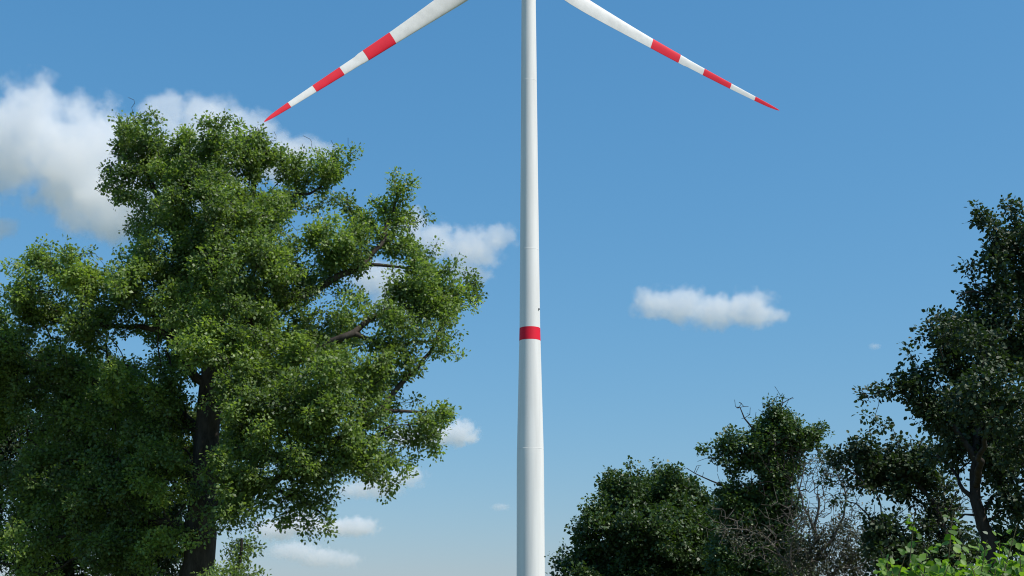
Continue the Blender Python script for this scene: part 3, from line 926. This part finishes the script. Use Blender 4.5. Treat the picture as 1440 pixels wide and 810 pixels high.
pts, tone = rt.attract([(1398, 298, 17, 18, 0), (1430, 298, 20, 20, 0), (1412, 325, 26, 18, 0), (1373, 358, 10, 12, 0), (1405, 362, 28, 24, 0), (1380, 392, 13, 13, 0), (1425, 400, 34, 32, 0), (1346, 418, 20, 12, 0), (1390, 436, 36, 30, 0),
                        (1335, 445, 18, 14, 0), (1430, 470, 40, 36, 0), (1322, 474, 16, 16, 0), (1352, 490, 34, 28, 0), (1400, 520, 46, 44, 0), (1302, 505, 22, 16, 0, .8), (1275, 520, 22, 16, 0, .8), (1238, 546, 24, 12, 0, .8), (1292, 548, 36, 24, 0), (1350, 560, 44, 34, 0),
                        (1420, 590, 44, 42, 0), (1300, 588, 26, 18, .4, .8), (1378, 622, 46, 28, 0), (1432, 655, 36, 34, 0), (1330, 612, 26, 20, 0, .8), (1425, 715, 24, 26, 0), (1395, 560, 50, 44, -3.5), (1370, 480, 34, 30, -2.5), (1430, 620, 40, 40, -3.5), (1430, 520, 40, 50, 3.5), (1370, 590, 50, 40, 3),
                        (1480, 350, 45, 55, 0), (1495, 470, 55, 65, 0), (1495, 600, 55, 65, 0), (1490, 710, 50, 50, 0), (1440, 760, 26, 30, 1), (1442, 350, 26, 40, .4), (1448, 420, 30, 40, .4), (1380, 460, 40, 34, 1), (1330, 530, 40, 30, .6), (1320, 575, 36, 26, .6), (1400, 610, 50, 40, 1.4), (1410, 660, 36, 30, 1), (1340, 640, 34, 24, 1.4, .8), (1420, 760, 30, 40, 1.5), (1350, 470, 24, 24, .5), (1270, 545, 30, 18, .3)], 31, gap=0.33, gap_scale=2.0, tuft=5, tuft_r=0.22)
ends = rt.grow(pts)
dp, _ = rt.attract([(1222, 562, 16, 12, 0), (1240, 570, 14, 10, 0), (1350, 690, 26, 30, 0), (1400, 700, 26, 26, 0), (1300, 470, 10, 14, 0)], 26, shell=0.1, tuft=3, tuft_r=0.2)
rt.grow(dp, alpha=0.2)
rt.twig_mesh(0.0075)
rt.leaves(ends, tone, 54, 0.115, L_SHADE, spread=0.17, aspect=0.7)

# ---- young leafy bush in the foreground, bottom right: every leaf is its own piece
L_BUSH = leaf_mat('bush_leaf', [(0.0, (0.070, 0.145, 0.020)), (0.5, (0.125, 0.235, 0.030)), (1.0, (0.215, 0.350, 0.050))], 0.45, 0.55)
L_PALE = leaf_mat('bush_leaf_underside', [(0.0, (0.14, 0.17, 0.11)), (1.0, (0.20, 0.23, 0.16))], 0.2, 0.6)
B_BUSH = bark_mat('green_brown_shoot', (0.06, 0.06, 0.03), (0.15, 0.13, 0.07), 20.0)


def big_leaf(seed, mat, tone):
    """A broad hazel-like leaf: toothed rim, pointed tip, blade folded and curled about its midrib."""
    rg = random.Random(seed)
    rows = 6
    v, f = [], []
    fold, curl = rg.uniform(0.10, 0.30), rg.uniform(-0.30, 0.10)
    for i in range(rows + 1):
        t = i / rows
        w = 0.46 * (math.sin(math.pi * min(1, t * 0.93 + 0.05)) ** 0.75) * (1 - 0.25 * t) if 0 < i < rows else 0.0
        w *= 1 + (0.10 if i % 2 else -0.06) + rg.uniform(-.05, .05)
        z = curl * t * t
        v += [(-w, t, z + fold * w), (0, t, z), (w, t, z + fold * w * rg.uniform(.7, 1.2))]
    for i in range(rows):
        a = i * 3
        f += [(a, a + 1, a + 4, a + 3), (a + 1, a + 2, a + 5, a + 4)]
    me = mesh_np('leaf', v, f, 4, smooth=True, attrs={'rnd': ('FACE', [tone] * len(f))})
    me.materials.append(mat)
    return me


leaf_kinds = [big_leaf(i, L_BUSH, (i * 0.37) % 1.0) for i in range(7)] + [big_leaf(20, L_PALE, 0.5)]
bush_rng = random.Random(5)
bush = Tree('hazel_bush', 'bright green bush with big leaves at the bottom right corner', 'bush', 1350, 10.5, B_BUSH, 81)
bush.limb([(1350, 1000, 0), (1348, 940, 0)], .03, .02, 'stem', 7, True)
SHOOTS = [(1283, 728, 0), (1338, 716, .1), (1385, 752, -.2), (1422, 742, .1), (1243, 788, 0), (1436, 768, -.3), (1310, 765, -.3), (1362, 775, -.4), (1270, 775, .3), (1405, 785, -.4), (1330, 790, -.5), (1293, 795, -.4), (1440, 800, -.5), (1375, 800, -.6), (1460, 770, .2), (1350, 760, .5), (1400, 760, .6), (1255, 805, -.3)]
leaf_slots = []
for (px, py, dz) in SHOOTS:
    x0 = 1350 + (px - 1350) * 0.55
    bush.limb([(1349, 945, 0), (x0, 880, dz * .5), (px + bush_rng.uniform(-8, 8), (py + 860) / 2, dz), (px, py + 6, dz)], .012, .003, 'shoot', 5)
    tip = at(px, py, bush.Y + dz)
    low = at(px + bush_rng.uniform(-6, 6), py + 80, bush.Y + dz)
    for k in range(16):
        t = ((k + bush_rng.random() * .6) / 16) ** 1.15
        leaf_slots.append((tip * (1 - t) + low * t, t))
LEAF_MAX = 290
for q, t in leaf_slots[:LEAF_MAX]:
    me = leaf_kinds[7] if bush_rng.random() < 0.03 else leaf_kinds[bush_rng.randrange(7)]
    o = link('leaf', me, bush.root)
    s = bush_rng.uniform(0.046, 0.082) * (0.65 + 0.5 * min(1, t * 3))
    a = bush_rng.gauss(0.35, 0.8)
    o.location = Vector(q - bush.base) + Vector((bush_rng.gauss(0, .035), bush_rng.gauss(0, .05), bush_rng.gauss(0, .02)))
    o.rotation_euler = (bush_rng.uniform(-0.5, 1.35), bush_rng.uniform(-.7, .7), a)
    o.scale = (s, s, s)

# the lower mass of smaller leaves in which single ones cannot be told apart
pts, tone = bush.attract([(1290, 826, 50, 26, .4), (1350, 822, 50, 28, .5), (1410, 816, 50, 30, .5), (1460, 812, 40, 34, .4), (1330, 850, 90, 40, 0), (1420, 850, 80, 40, 0)], 420, tuft=5, tuft_r=0.05)
ends = bush.grow(pts, step=0.08)
bush.twig_mesh(0.0016, r_max=0.008)
bush.leaves(ends, tone, 7, 0.075, L_BUSH, spread=0.05, aspect=0.75, name='leaf_mass', stalks=0)
